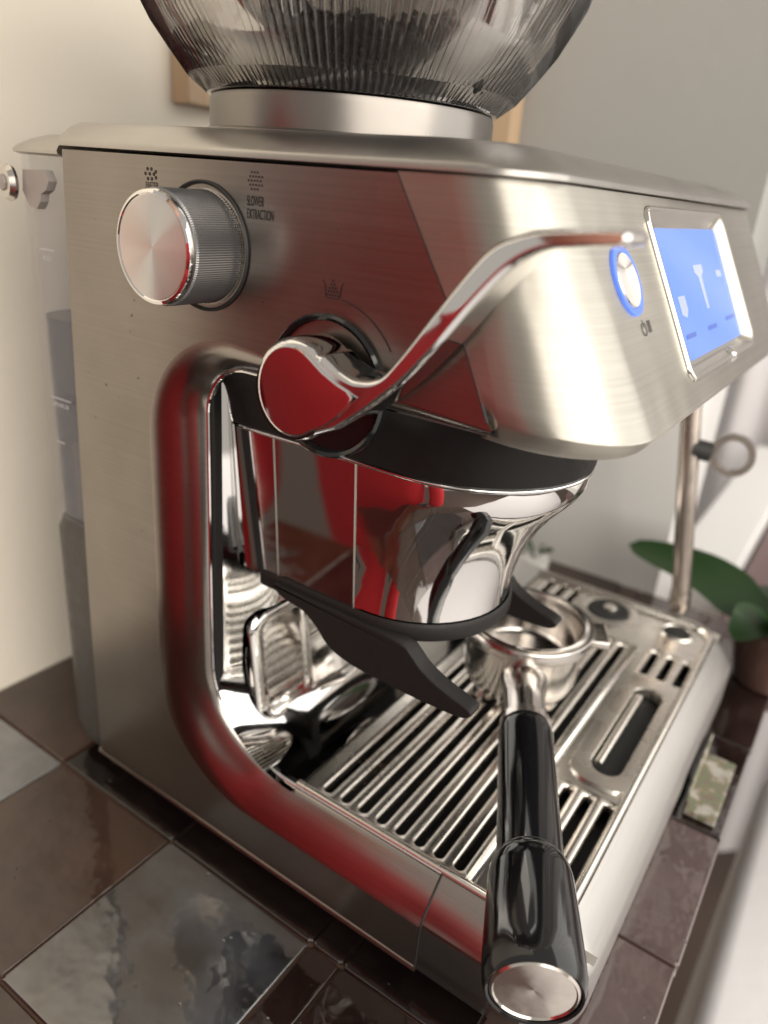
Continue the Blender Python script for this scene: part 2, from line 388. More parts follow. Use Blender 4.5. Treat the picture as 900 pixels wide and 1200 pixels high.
# planar front
def fpt(y, s, dep=0):      # s = distance down the sloping front, dep = depth behind it
    z = .315 - s * .8836; n = Vector((.8836, 0, .4683))
    return Vector((xf(z), y, z)) - n * dep
bm = bmesh.new()
outl = [Vector(p) for p in rows[0][iA:iB + 1]] + [Vector(r[iB]) for r in rows[1:]] + [Vector(p) for p in rows[-1][iA:iB][::-1]] + [Vector(r[iA]) for r in rows[1:-1]][::-1]
SY, SS = .1510, .0385      # recess centre
hole = [fpt(SY + a, SS + c) for a, c in rrect(.0625, .0325, .007, 5)]
def addloop(L):
    vs = [bm.verts.new(p) for p in L]; return [bm.edges.new((vs[k], vs[(k + 1) % len(vs)])) for k in range(len(vs))]
es = addloop(outl) + addloop(hole)
bmesh.ops.triangle_fill(bm, use_beauty=True, edges=es)
bm.verts.index_update()
sh.add([v.co.copy() for v in bm.verts], [[v.index for v in f.verts] for f in bm.faces]); bm.free()
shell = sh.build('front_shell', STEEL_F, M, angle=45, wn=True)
BEZ = pb('polished_bezel', (.60, .58, .53), .16, 1.0); noise_rough(BEZ, (40, 40, 40), .12, .22, .02)
L0 = [[fpt(SY + a, SS + c, dep) for a, c in rrect(w2, h2, r, 5)] for (w2, h2, r, dep) in ((.0627, .0327, .007, .0006), (.0625, .0325, .007, -.0006), (.0618, .0318, .0066, -.0014), (.0608, .0309, .006, -.0016), (.0596, .0300, .0055, -.0010), (.0560, .0280, .0045, .0008), (.0515, .0262, .003, .0022), (.0500, .0254, .002, .0022))]
MB().loft(L0, True, False, True).build('screen_bezel', BEZ, M, angle=50)
# underside of head
MB().loft([lips[-1], [(p[0], p[1] + (.002 if p[1] < .1 else -.002), p[2] + .002) for p in lips[-1]]], False).build('shell_edge', STEEL_F, M)
ud = [Vector(p) + Vector((0, 0, .0018)) for p in lips[-1]]
MB().add(ud, [list(range(len(ud)))]).build('head_underside', BLACK, M, smooth=False)
# seam line between panel and shell
MB().tube([(xseam(z) - .0003, .0006, z) for z in (.3128, .29, .2663, .2550, .2475)], .0007, 6).build('panel_gap', RUBBER, M)
# --- touchscreen
def fplate(w2, h2, r, dep, cy, s, n=5): return [fpt(cy + a, s + c, dep) for a, c in rrect(w2, h2, r, n)]
scr = MB().loft([fplate(.0498, .0252, .002, .0023, SY, SS), fplate(.0498, .0252, .002, .0014, SY, SS)], True, False, True).build('touchscreen', SCREEN, M, smooth=False)
def flat_icon(name, pts, mt, parent, dep=.0012): 
    return MB().add([fpt(y, s, dep) for y, s in pts], [list(range(len(pts)))]).build(name, mt, parent, smooth=False)
flat_icon('screen_icon', [(.143, .0285), (.158, .0285), (.158, .0315), (.1535, .0335), (.1525, .0470), (.1485, .0470), (.1475, .0335), (.143, .0315)], ICON, scr)
flat_icon('screen_icon', [(.108, .0395), (.118, .0395), (.118, .0450), (.114, .0480), (.108, .0465)], ICON, scr)
flat_icon('screen_icon', [(.181, .0320), (.190, .0320), (.192, .0350), (.181, .0350)], ICON, scr)
for y0, y1, s0 in ((.106, .120, .0540), (.142, .157, .0540), (.178, .196, .0530)):
    flat_icon('screen_lettering', [(y0, s0), (y1, s0), (y1, s0 + .0018), (y0, s0 + .0018)], ICOND, scr)
# --- power button
BY, BS = .0500, .0310
nrm = Vector((.8836, 0, .4683))
pbut = MB().lathe([(.0085, -.001), (.0090, .0006), (.0086, .0011), (.002, .0008), (.0004, .0008)], fpt(BY, BS), nrm, 48).build('power_button', SPUN, M)
MB().lathe([(.0090, -.001), (.0091, .0008), (.0114, .0008), (.0117, -.001)], fpt(BY, BS), nrm, 48, False, False).build('light_ring', BLUE, pbut)
def stroke(name, pts, wd, mt, parent, to3):
    P = [Vector((*p, 0)) for p in pts]; L = []; R_ = []
    for i, p in enumerate(P):
        t = (P[min(i + 1, len(P) - 1)] - P[max(i - 1, 0)]).normalized(); nn = Vector((-t.y, t.x, 0)) * wd / 2
        L.append(to3(p.x + nn.x, p.y + nn.y)); R_.append(to3(p.x - nn.x, p.y - nn.y))
    return MB().loft([L, R_], False).build(name, mt, parent, smooth=False)
tof = lambda a, c: fpt(a, c, -.00015)
stroke('power_symbol', [(.0540 + .0022 * math.sin(a), .0468 - .0022 * math.cos(a)) for a in [lerp(.6, 2 * PI - .6, k / 16) for k in range(17)]], .0006, INK, shell, tof)
stroke('power_symbol', [(.0540, .0440), (.0540, .0466)], .0006, INK, shell, tof)
for q in range(3): stroke('power_symbol', [(.0585 + q * .0013, .0445), (.0585 + q * .0013, .0485)], .0006, INK, shell, tof)
# chin dimple
MB().lathe([(.0001, .0022), (.0022, .0018), (.0034, .0004), (.0038, -.001)], fpt(.163, .0690), nrm, 24).build('chin_stud', CHROME, M)
# --- top cap
def cap_loop(ins, z, x0=.0015):
    P = []; xr = .2085 - ins; rc = .022
    for k in range(16): P.append((lerp(x0, xr - rc, k / 16), -.0012 + ins * .8, z))
    for k in range(11): a = -PI / 2 + PI / 2 * k / 10; P.append((xr - rc + rc * math.cos(a), -.0012 + ins * .8 + rc + rc * math.sin(a), z))
    for k in range(1, 12): P.append((xr, lerp(ins + rc, W - ins - rc, k / 12), z))
    for k in range(11): a = PI / 2 * k / 10; P.append((xr - rc + rc * math.cos(a), W - ins - rc + rc * math.sin(a), z))
    P += [(x0, W - ins, z), (x0, W / 2, z)]
    return P
prof = [(.0022, .3133), (.0, .3138), (.0, .3152), (.0010, .3163), (.0050, .3186), (.0105, .3212), (.0165, .3228), (.024, .3234)]
MB().loft([cap_loop(i_, z, .0105 - (z - .313) * .45) for i_, z in prof], True, True, True).build('top_cap', STEEL_CAP, M, angle=40, wn=True)
# --- water tank
TK = MB()
def tank_loop(z, off=0.0, x1=.0060):
    x0 = -.0355 + off; y0 = .0035 + off; r = .016
    P = [(x1, y0, z)]
    P += [(x0 + r + r * math.cos(a), y0 + r + r * math.sin(a), z) for a in [lerp(1.5 * PI, PI, k / 8) for k in range(9)]]
    P += [(x0 + r + r * math.cos(a), W - y0 - r + r * math.sin(a), z) for a in [lerp(PI, PI / 2, k / 8) for k in range(9)]]
    P += [(x1, W - y0, z)]
    return P
TK.loft([tank_loop(z, 0) for z in (.1465, .20, .26, .3095)], True, False, False)
TK.loft([tank_loop(z, .0022, .0055) for z in (.1465, .20, .26, .3095)], True, False, False)
TK.loft([tank_loop(.3095, 0), tank_loop(.3095, .0022, .0055)]); TK.loft([tank_loop(.1465, 0), tank_loop(.1465, .0022, .0055)])
tank = TK.build('water_tank', TANK, M, angle=40)
MB().loft([tank_loop(z, .0026, .0050) for z in (.1475, .2425, .2440)], True, True, True).build('water', WATER, tank, angle=40)
MB().loft([tank_loop(z, o) for z, o in ((.0060, .006), (.0080, .002), (.018, .0), (.1380, .0), (.1440, .0018), (.1462, .005))], True, True, True).build('tank_base', TANKBASE, M, angle=40)
def lid_loop(ins, z):
    x0 = -.0365 + ins; x1 = .0068 - (z - .313) * .45; y0 = -.0008 + ins * .8; r = .020
    P = [(x1, y0, z)]
    P += [(x0 + r + r * math.cos(a), y0 + r + r * math.sin(a), z) for a in [lerp(1.5 * PI, PI, k / 8) for k in range(9)]]
    P += [(x0 + r + r * math.cos(a), W - y0 - r + r * math.sin(a), z) for a in [lerp(PI, PI / 2, k / 8) for k in range(9)]]
    P += [(x1, W - y0, z)]; return P
MB().loft([lid_loop(i_, z) for i_, z in [(.0022, .3098), (.0, .3106), (.0, .3118), (.0015, .3132), (.0060, .3158), (.0110, .3176), (.018, .3186)]], True, True, True).build('tank_lid', STEEL_CAP, M, angle=40, wn=True)
latch = MB().lathe([(.0030, .0), (.0065, .0006), (.0072, .0020), (.0060, .0040), (.0018, .0046)], (-.0240, -.0005, .2985), (-.2, -1, 0), 28).build('latch_knob', CHROME_DIRTY, tank)
MB().lathe([(.0030, -.0005), (.0032, .0052), (.0012, .0056)], (-.0240, -.0005, .2985), (-.2, -1, 0), 8).build('latch_screw', GREYPL, latch)
MB().add([(x, y, z) for y in (-.0008, .0030) for x, z in ((-.0165, .304), (-.002, .3045), (.0005, .3005), (-.002, .297), (-.0055, .2955), (-.0065, .2925), (-.0095, .2895), (-.0145, .2905), (-.018, .296))],
         [list(range(9)), list(range(9, 18))] + [[k, (k + 1) % 9, (k + 1) % 9 + 9, k + 9] for k in range(9)]).build('latch_bracket', GREYPL, tank, angle=20)
for z, x0, x1 in ((.2735, -.016, -.006), (.2085, -.018, -.004), (.187, -.018, -.012)):
    MB().box((( x0 + x1) / 2, .0031, z), (x1 - x0, .0003, .0006)).build('level_mark', PALEINK, tank, smooth=False)
# clear float tube in the tank
MB().tube([(-.008, .0105, .15), (-.008, .0105, .185), (-.0078, .0105, .196)], [.0052, .0052, .003], 16).build('intake_tube', CLEAR, tank)
# --- lettering
def text(name, s, size, loc, mt, parent, xs=.8, align='LEFT'):
    cu = bpy.data.curves.new(name, 'FONT'); cu.body = s; cu.size = size; cu.align_x = align; cu.space_line = .92; cu.offset = size * .006
    o = bpy.data.objects.new(name, cu); col.objects.link(o)
    dg = bpy.context.evaluated_depsgraph_get(); me = bpy.data.meshes.new_from_object(o.evaluated_get(dg)); bpy.data.objects.remove(o)
    me.transform(Matrix.Translation(Vector(loc)) @ Matrix.Rotation(PI / 2, 4, 'X') @ Matrix.Diagonal((xs, 1, 1, 1)))
    me.materials.clear(); me.materials.append(mt)
    return link(bpy.data.objects.new(name, me), parent)
YI = -.00015
text('lettering', 'FASTER', .0033, (.0610, YI, .3016), INK, sp, .62, 'CENTER')
text('lettering', 'SLOWER\nEXTRACTION', .0043, (.1072, YI, .2997), INK, sp, .44)
text('lettering', 'MAX', .0032, (-.0145, .0031, .2690), PALEINK, tank, .9)
text('lettering', 'MINIMUM', .0030, (-.0175, .0031, .2045), PALEINK, tank, .9)
def dots(name, pts, r, parent):
    b = MB()
    for x, z in pts: b.add([(x + r * .9 * math.cos(2 * PI * k / 10), YI, z + r * 1.1 * math.sin(2 * PI * k / 10)) for k in range(10)], [list(range(10))])
    return b.build(name, INK, parent, smooth=False)
dots('bean_icon', [(.0606 + x * .0017, .3065 + z * .0016) for x, z in ((-1, 1), (0.2, 1), (-1.7, 0), (-.4, 0), (.9, 0), (-1, -1), (.2, -1), (1.5, .5), (1.5, -.7))], .00058, sp)
dots('bean_icon', [(.1105 + x * .0013 + (z % 2) * .00065, .3072 + z * .00125) for z in range(-2, 3) for x in range(-2, 3) if abs(x) + abs(z) < 4], .00034, sp)
to2 = lambda x, z: (x, YI, z)
cx0, cz0 = .1443, .2772
stroke('tamp_icon', [(cx0 - .0042, cz0 + .0030), (cx0 - .0032, cz0 + .0018), (cx0 - .0028, cz0 - .0016), (cx0 - .0022, cz0 - .0022), (cx0 + .0022, cz0 - .0022), (cx0 + .0028, cz0 - .0016), (cx0 + .0032, cz0 + .0018), (cx0 + .0042, cz0 + .0030)], .00035, INK, sp, to2)
dots('tamp_icon', [(cx0 + dx * .0011, cz0 - .0012 + dz * .0011) for dz, ln in ((0, 2), (1, 1.5), (2, 1), (3, .5), (4, 0)) for dx in [(-ln + k) for k in range(int(2 * ln) + 1)]], .00038, sp)
HX, HZ = .1435, .2462
stroke('arc_mark', [(HX + .0292 * math.cos(a), HZ + .0292 * math.sin(a)) for a in [lerp(1.40, .58, k / 20) for k in range(21)]], .0004, INK, sp, to2)
# scratches and specks on the panel
for k in range(26):
    rr_ = random.Random(k + 3); x = rr_.uniform(.012, .15); z = rr_.uniform(.26, .308) if rr_.random() < .3 else rr_.uniform(.08, .3)
    if x > .05 and z < .262: x = rr_.uniform(.01, .048)
    if (x - .0868) ** 2 + (z - .2845) ** 2 < .00055: continue
    rad = rr_.uniform(.0002, .00042)
    MB().add([(x + rad * rr_.uniform(.5, 1) * math.cos(q * PI / 4), YI, z + rad * rr_.uniform(.8, 1.6) * math.sin(q * PI / 4)) for q in range(8)], [list(range(8))]).build('speck', SPECK, sp, smooth=False)
# --- grind dial
DX, DZ = .0868, .2845
dial = MB().lathe([(.0213, .0008), (.0217, -.0006), (.0212, -.0012), (.0205, -.0006), (.0204, .0005), (.010, .0006)], (DX, 0, DZ), (0, 1, 0), 64, False, True).build('grind_dial', RUBBER, M)
NK = 150
def knurl(r, h): return [(DX + (r + (.00018 if k % 2 else 0)) * math.cos(PI * k / NK), -h, DZ + (r + (.00018 if k % 2 else 0)) * math.sin(PI * k / NK)) for k in range(2 * NK)]
MB().loft([knurl(.0184, -.0003), knurl(.0184, .0195), knurl(.0180, .0203)], True, False, True).build('knurled_sleeve', DARKMETAL, dial, angle=20)
MB().lathe([(.0176, .0202), (.0181, .0208), (.0182, .0216), (.0178, .0226), (.0168, .0230), (.0164, .0226)], (DX, 0, DZ), (0, -1, 0), 72, False, False).build('bezel', CHROME, dial)
MB().lathe([(.0165, .0226), (.0160, .0227), (.0005, .0227)], (DX, 0, DZ), (0, -1, 0), 72).build('dial_face', SPUN, dial)
b = MB()
for k in range(110):
    a = 2 * PI * k / 110; b.box((DX + .0190 * math.cos(a), -.0009, DZ + .0190 * math.sin(a)), (.0004, .0010, .0004))
b.build('tick_ring', CHROME_DIRTY, dial, smooth=False)['kind'] = 'stuff'
# --- tamp lever
lev = empty('x', (0, 0, 0), None, None); bpy.data.objects.remove(lev)
MB().lathe([(.0240, .0010), (.0240, -.0012), (.0232, -.0022), (.0220, -.0016), (.0215, .0005), (.01, .0006)], (HX, 0, HZ), (0, 1, 0), 64, False, True).build('lever_socket', BLACK_GLOSS, M)
# outline of the lever seen from the side: drop-shaped hub running into a long blade
up = spline([(.1560, 0, .2614), (.1620, 0, .2583), (.1690, 0, .2567), (.1755, 0, .2585), (.1810, 0, .2655), (.1911, 0, .2793), (.2040, 0, .2955), (.2124, 0, .3005), (.2207, 0, .3026), (.2390, 0, .3040)], 7)
lo = spline([(.2397, 0, .3002), (.2300, 0, .2990), (.2216, 0, .2975), (.2137, 0, .2925), (.2050, 0, .2830), (.1960, 0, .2715), (.1860, 0, .2600), (.1769, 0, .2512), (.1690, 0, .2445), (.1625, 0, .2396)], 7)
hub = [(HX + .0015 + .0152 * math.cos(a), 0, HZ + .0022 + .0163 * math.sin(a)) for a in [lerp(-.84, -2 * PI + .92, k / 34) for k in range(35)]]
prof = [Vector(p) for p in up] + [Vector((.23935 + .0019 * math.cos(a), 0, .3021 + .0019 * math.sin(a))) for a in (1.1, .55, 0, -.55, -1.1)] + [Vector(p) for p in lo] + [Vector(p) for p in hub]
cen = Vector((.165, 0, .252))
YF, YK = -.0200, -.0030
def inset_poly(P, d):
    out = []; n = len(P)
    ar = sum(P[i].x * P[(i + 1) % n].z - P[(i + 1) % n].x * P[i].z for i in range(n)); sgn = 1 if ar > 0 else -1
    for i in range(n):
        t = (P[(i + 1) % n] - P[i - 1]).normalized(); nn = Vector((-t.z, 0, t.x)) * sgn; out.append(P[i] + nn * d)
    return out
def wy(p):     # the blade keeps its width, with the tip swung a little outwards
    return -.004 * max(0, (p.x - .185) / .055)
upset = set(range(2 * 7, len(up)))
lp = []
for d, y in ((.0019, YK + .0003), (.0006, YK - .0004), (0, YK - .0016), (0, YF + .0034), (.0002, YF + .0022), (.0006, YF + .0012), (.0012, YF + .0004), (.0019, YF)):
    lp.append([Vector((p.x, y + wy(q) + (.0032 * min(1, (k - 14) / 14) * max(0, min(1, (len(up) - 3 - k) / 10)) if (k in upset and y < -.012) else 0), p.z)) for k, (p, q) in enumerate((q0 + (p0 - q0) * lerp(1, .5, min(1, max(0, (q0.x - .215) / .02))), q0) for p0, q0 in zip(inset_poly(prof, d), prof))])
lever = MB().loft(lp, True, True, True).build('tamp_lever', CHROME, M, angle=50)
hf = [Vector((HX + .0015 + .0132 * math.cos(a), 0, HZ + .0022 + .0143 * math.sin(a))) for a in [lerp(-.90, -2 * PI + 1.05, k / 30) for k in range(31)]] + [Vector(p) for p in ((.1575, 0, .2570), (.1630, 0, .2545), (.1672, 0, .2532), (.1686, 0, .2512), (.1676, 0, .2484), (.1640, 0, .2445), (.1596, 0, .2406))]
MB().loft([[Vector((p.x, y, p.z)) for p in inset_poly(hf, d)] for d, y in ((0, YF + .0004), (0, YF - .0002), (.0005, YF - .0005))] + [[Vector((lerp(.1505, p.x, f_), YF - .0005 - .00035 * (1 - f_ * f_), lerp(.2485, p.z, f_))) for p in inset_poly(hf, .0005)] for f_ in (.97, .9, .8, .65, .5, .35, .2, .08)], True, False, True).build('hub_face', CHROME, lever, angle=50)
MB().lathe([(.0142, -.004), (.0142, .016)], (HX + .0012, -.016, HZ + .001), (0, 1, 0), 40).build('lever_axle', BLACK_GLOSS, lever)
# --- black collar and tamping housing
def uplan(cx, cy, r, xb, z, n=28, ns=10, yb=None, xs=None):
    xs = xs or cx
    P = [(lerp(xb, xs, k / ns), yb if yb is not None else cy - r, z) for k in range(ns)]
    P += [(cx + r * math.cos(a), cy + r * math.sin(a), z) for a in [lerp(-PI / 2, PI / 2, k / n) for k in range(n + 1)]]
    P += [(lerp(cx, xb, k / ns), cy + r, z) for k in range(1, ns + 1)]
    return P
CL = []
for r, z in ((.0610, .2420), (.0590, .2400), (.0560, .2360), (.0533, .2310), (.0512, .2240), (.0503, .2165), (.0495, .2155)):
    CL.append(uplan(.1645, .0700, r, .080, z))
MB().loft(CL, False).add([p for p in CL[-1]], [list(range(len(CL[-1])))]).build('collar', BLACK, M, angle=50)
ringl = [uplan(.1645, .0700, r, .084, z) for r, z in ((.0490, .2157), (.0500, .2152), (.0502, .2146), (.0500, .2140), (.0490, .2134))]
MB().loft(ringl, False).build('trim_ring', CHROME, M, angle=60)
HS = []
ZH = (.2140, .2085, .2030, .196, .188, .179, .170, .161, .153, .147)
for z in ZH:
    t = (.2125 - z) / (.2125 - .147)
    t2 = max(0, (t - .10) / .90); e = 1 - (1 - t2) ** 2.4
    r = lerp(.0492, .0418, e); cx = lerp(.1645, .1470, e)
    HS.append(uplan(cx, lerp(.0700, .0678, t), r, .082, z, 28, 10, lerp(.0207, .0258, t), .1500))
# three sheets of the housing: seams at the flat cheek
NS = 10
def cols(i, j): return [[r[k] for k in range(i, j + 1)] for r in HS]
MB().loft(cols(3, 9), False).build('housing_panel', CHROME, M, angle=60)
MB().loft(cols(0, 3), False).build('housing_panel', CHROME, M, angle=60)
MB().loft(cols(9, len(HS[0]) - 1), False).build('housing_panel', CHROME, M, angle=60)
for k in (3, 9): MB().tube([Vector(r[k]) + Vector((0, -.0001, 0)) for r in HS], .0004, 6).build('panel_seam', STEEL_CAP, M)
# --- charcoal cradle with two prongs
Lc = [uplan(.1470, .0678, r, .093, z) for r, z in ((.0424, .1500), (.0436, .1485), (.0436, .1440), (.0424, .1420), (.030, .1415))]
MB().loft(Lc, False).build('cradle_band', SOFTGREY, M, angle=50)
def prong(y0, y1, name):
    P = [(.1025, .1478), (.1040, .1445), (.1095, .1420), (.1190, .1405), (.1265, .1360), (.1345, .1285), (.1470, .1250), (.1650, .1240), (.1830, .1238), (.1970, .1245), (.2020, .1262), (.2028, .1288), (.2000, .1304), (.1925, .1325), (.1850, .1352), (.1790, .1385), (.1745, .1425), (.1690, .1455), (.150, .1470), (.120, .1475)]
    q = [Vector((x, 0, z)) for x, z in spl2(P)]
    lp = [[Vector((p.x, y, p.z)) for p in inset_poly(q, d)] for d, y in ((.0012, y0), (.0003, y0 + .0004), (0, y0 + .0012), (0, y1 - .0012), (.0003, y1 - .0004), (.0012, y1))]
    return MB().loft(lp, True, True, True).build(name, SOFTGREY, M, angle=40)
def spl2(P):
    s = spline([(x, 0, z) for x, z in P], 3); return [(p.x, p.z) for p in s]
prong(.0215, .0300, 'cradle_prong'); prong(.1056, .1141, 'cradle_prong')
MB().lathe([(.027, 0), (.029, .002), (.029, .02)], (.147, .0678, .1405), (0, 0, 1), 40).build('tamper_disc', CHROME, M)
# --- hidden brew group
MB().lathe([(.022, .205), (.031, .206), (.034, .209), (.035, .236), (.036, .243)], (.150, .215, 0), (0, 0, 1), 48).build('group_head', CHROME, M)
# --- backsplash with cove into the tray
BX, NBK = .0865, 12
pr = [(BX, .2400), (BX, .20), (BX, .16), (BX, .12), (BX, .098)] + [(BX + .040 - .040 * math.cos(a), .0935 - .0405 * math.sin(a)) for a in [PI / 2 * k / 14 for k in range(15)]]
ysp = [.0100 + .0036 * k for k in range(10)] + [.046 + (W - .056) * k / 20 for k in range(21)]
MB().loft([[(x - .0098 * max(0, (.045 - y) / .035) ** 1.6 * (1 if z > .0935 else max(0, (z - .053) / .0405)), y, z) for y in ysp] for x, z in pr], False).build('backsplash', CHROME, M, angle=60)
pad = [(BX + d, .046 + a, .091 + c) for d in (0,) for a, c in rrect(.021, .030, .010, 6)]
padl = []
for ins, dx in ((0, -.001), (.0008, .0006), (.003, .0016), (.006, .0014), (.008, .0008)):
    padl.append([(BX + dx + .012 * max(0, (-c) / .03) ** 2, .046 + a, .092 + c) for a, c in rrect(.021 - ins, .030 - ins, .010 - ins * .8, 6)])
MB().loft(padl, True, False, True).build('backsplash_boss', CHROME, M, angle=60)
MB().tube([(x, dish(q)[0] + .0004, z) for q, (x, z) in enumerate(inner)], .0008, 8).build('opening_trim', CHROME, M)
# --- base rail around the tray (front)
def tray_plan(ins, z, xb=.2045):
    x1 = .2685 - ins; rc = .030 - ins; P = []
    for k in range(8): P.append((lerp(xb, x1 - rc, k / 8), ins, z))
    for k in range(13): a = -PI / 2 + PI / 2 * k / 12; P.append((x1 - rc + rc * math.cos(a), ins + rc + rc * math.sin(a), z))
    for k in range(1, 14): P.append((x1, lerp(ins + rc, W - ins - rc, k / 14), z))
    for k in range(13): a = PI / 2 * k / 12; P.append((x1 - rc + rc * math.cos(a), W - ins - rc + rc * math.sin(a), z))
    for k in range(1, 9): P.append((lerp(x1 - rc, .06, k / 8), W - ins, z))
    return P
tr = [(.0015, .0105), (0, .0125), (0, ZR)] + [(DB * (k / 7) ** 1.35, lerp(ZR, .0535, k / 7)) for k in range(1, 8)] + [(DB + .0005, .0528)]
SATIN = pb('satin_front_steel', (.50, .485, .47), .42, 1.0); noise_rough(SATIN, (20, 20, 900), .4, .48, .01)
tpl = [tray_plan(i_, z) for i_, z in tr]
MB().loft([r[:12] for r in tpl], False).build('tray_corner', STEEL_B, M, angle=45)
MB().loft([r[11:] for r in tpl], False).build('tray_front', SATIN, M, angle=45)
gp = [(.2043, DB * (k / 7) ** 1.35 - .0002, lerp(ZR, .0535, k / 7)) for k in range(8)]
MB().tube([(.2043, -.0002, .0125), (.2043, -.0002, ZR)] + gp[1:], .0005, 6).build('rail_gap', RUBBER, M)
# --- drip tray
drip = MB()
def tp(ins, z, xb=.1262):
    x1 = .2680 - ins; rc = .030 - ins; y0 = ins; P = []
    for k in range(14): P.append((lerp(xb, x1 - rc, k / 14), y0, z))
    for k in range(13): a = -PI / 2 + PI / 2 * k / 12; P.append((x1 - rc + rc * math.cos(a), y0 + rc + rc * math.sin(a), z))
    for k in range(1, 20): P.append((x1, lerp(ins + rc, W - ins - rc, k / 20), z))
    for k in range(13): a = PI / 2 * k / 12; P.append((x1 - rc + rc * math.cos(a), W - ins - rc + rc * math.sin(a), z))
    for k in range(1, 15): P.append((lerp(x1 - rc, xb, k / 14), W - ins, z))
    return P
# raised rim running round three sides
rim = [(.0098, .0522), (.0096, .0540), (.0104, .0552), (.0118, .0556), (.0132, .0550), (.0140, .0532), (.0146, .0520)]
drip.loft([tp(i_ + .0040, z) for i_, z in rim], False)
tray = drip.build('drip_tray', STEEL_TRAY, M, angle=50)
MB().box((.190, W / 2, .0400), (.13, W - .034, .002)).build('tray_pan', RUBBER, tray, smooth=False)
ZP = .0518
PT = .0099; SW = .0020; RO = .0021
def bar_mesh(y0, y1, left=True, right=True, m=.0028):
    b = MB()
    for sgn, on in ((-1, left), (1, right)):
        if not on:
            b.add([(0, y0 - m, 0), (sgn * PT / 2, y0 - m, 0), (sgn * PT / 2, y1 + m, 0), (0, y1 + m, 0)], [[0, 1, 2, 3]]); continue
        c = sgn * PT / 2          # slot axis
        def loop(off, z):
            r = SW + off; P = []
            for k in range(7):
                a = PI / 2 * k / 6; P.append((c - sgn * r * math.sin(a), y0 - (r * math.cos(a) if off >= 0 else r * math.cos(a)) + SW, z))
            for k in range(7):
                a = PI / 2 + PI / 2 * k / 6; P.append((c - sgn * r * math.sin(a), y1 - r * math.cos(a) - SW, z))
            return P
        out = [(c - sgn * PT / 2 * min(1, k / 4), y0 - m, 0) if k <= 4 else (0, lerp(y0 - m, y0 + SW, (k - 4) / 2), 0) for k in range(7)]
        out += [(0, lerp(y1 - SW, y1 + m, k / 2), 0) if k <= 2 else (c * (k - 2) / 4, y1 + m, 0) for k in range(7)]
        lps = [loop(0, -.0045), loop(0, -.0022), loop(.0002, -.0012), loop(.0007, -.0005), loop(.0014, -.0001), out]
        b.loft(lps, False)
    me = bpy.data.meshes.new('slat'); me.from_pydata([tuple(v) for v in b.v], [], b.f); me.update()
    bm = bmesh.new(); bm.from_mesh(me); bmesh.ops.remove_doubles(bm, verts=bm.verts, dist=1e-6); bmesh.ops.recalc_face_normals(bm, faces=bm.faces)
    if sum(f.normal.z * f.calc_area() for f in bm.faces) < 0: bmesh.ops.reverse_faces(bm, faces=bm.faces)
    bm.to_mesh(me); bm.free()
    me.materials.append(STEEL_TRAY); me.shade_smooth(); me.set_sharp_from_angle(angle=math.radians(60))
    return me
XB0 = .1330
YS, YE = .0222, .2450
cache = {}
def bar(i, y0, y1, left=True, right=True):
    key = (y0, y1, left, right)
    if key not in cache: cache[key] = bar_mesh(*key)
    o = bpy.data.objects.new('slat', cache[key]); o.location = (XB0 + i * PT, 0, ZP); link(o, tray)
NB = 13
for i in range(NB):
    long_left = True
    if i <= 7:
        bar(i, YS, .2420, i > 0, True)
    if i == 8: bar(i, YS, .2420, True, False); 
    if i >= 8 and i < NB: pass
for i in range(9, NB):
    bar(i, YS, .0980, i > 9, i < NB - 1); bar(i, .2180, .2480, i > 9, i < NB - 1)
for i in range(0, 5): bar(i, .2540, .2950, i > 0, i < 4)
xm0 = XB0 - PT / 2; xm1 = XB0 + (NB - .5) * PT
def sheet(x0, x1, y0, y1, name='tray_plate'):
    MB().add([(x0, y0, ZP), (x1, y0, ZP), (x1, y1, ZP), (x0, y1, ZP)], [[0, 1, 2, 3]]).build(name, STEEL_TRAY, tray, smooth=False)
m_ = .0028
sheet(xm0 - .0020, xm1 + .012, .0150, YS - m_); sheet(xm1, .2560, YS - m_, .2980); sheet(xm0 - .0075, xm0, YS - m_, .3000)
sheet(xm0 + 5 * PT, xm1, .2540 - m_, .2980); sheet(xm0 + 9 * PT, xm1, .248 + m_, .2540 - m_ + 0.0)
sheet(xm0, xm0 + 9 * PT, .2420 + m_, .2540 - m_); sheet(xm0, xm0 + 5 * PT, .295 + m_, .3000)
# plate with float slot
px0, px1, py0, py1 = xm0 + 9 * PT, xm1, .0980 + m_, .2180 - m_
pcx, pcy = (px0 + px1) / 2, (py0 + py1) / 2
O = rrect((px1 - px0) / 2 - .0001, (py1 - py0) / 2, .0002, 5)
lps = [[(pcx + a, pcy + c, ZP) for a, c in O]]
for (a2, b2, r, z) in ((.0172, .0535, .012, .0), (.0160, .0525, .011, .0016), (.0085, .0440, .0083, .0016), (.0078, .0432, .0077, .0010), (.0072, .0426, .0071, -.004)):
    lps.append([(pcx + a, pcy + c, ZP + z) for a, c in rrect(a2, b2, r, 5)])
fl = MB().loft(lps, True).build('float_plate', STEEL_TRAY, tray, angle=45)
MB().box((pcx, pcy, ZP - .006), (.018, .09, .002)).build('float_well', RUBBER, tray, smooth=False)
MB().tube([(pcx - .0045, pcy - .035, ZP - .0012), (pcx - .0045, pcy + .035, ZP - .0012)], .0022, 12).build('float_lip', STEEL_TRAY, tray)
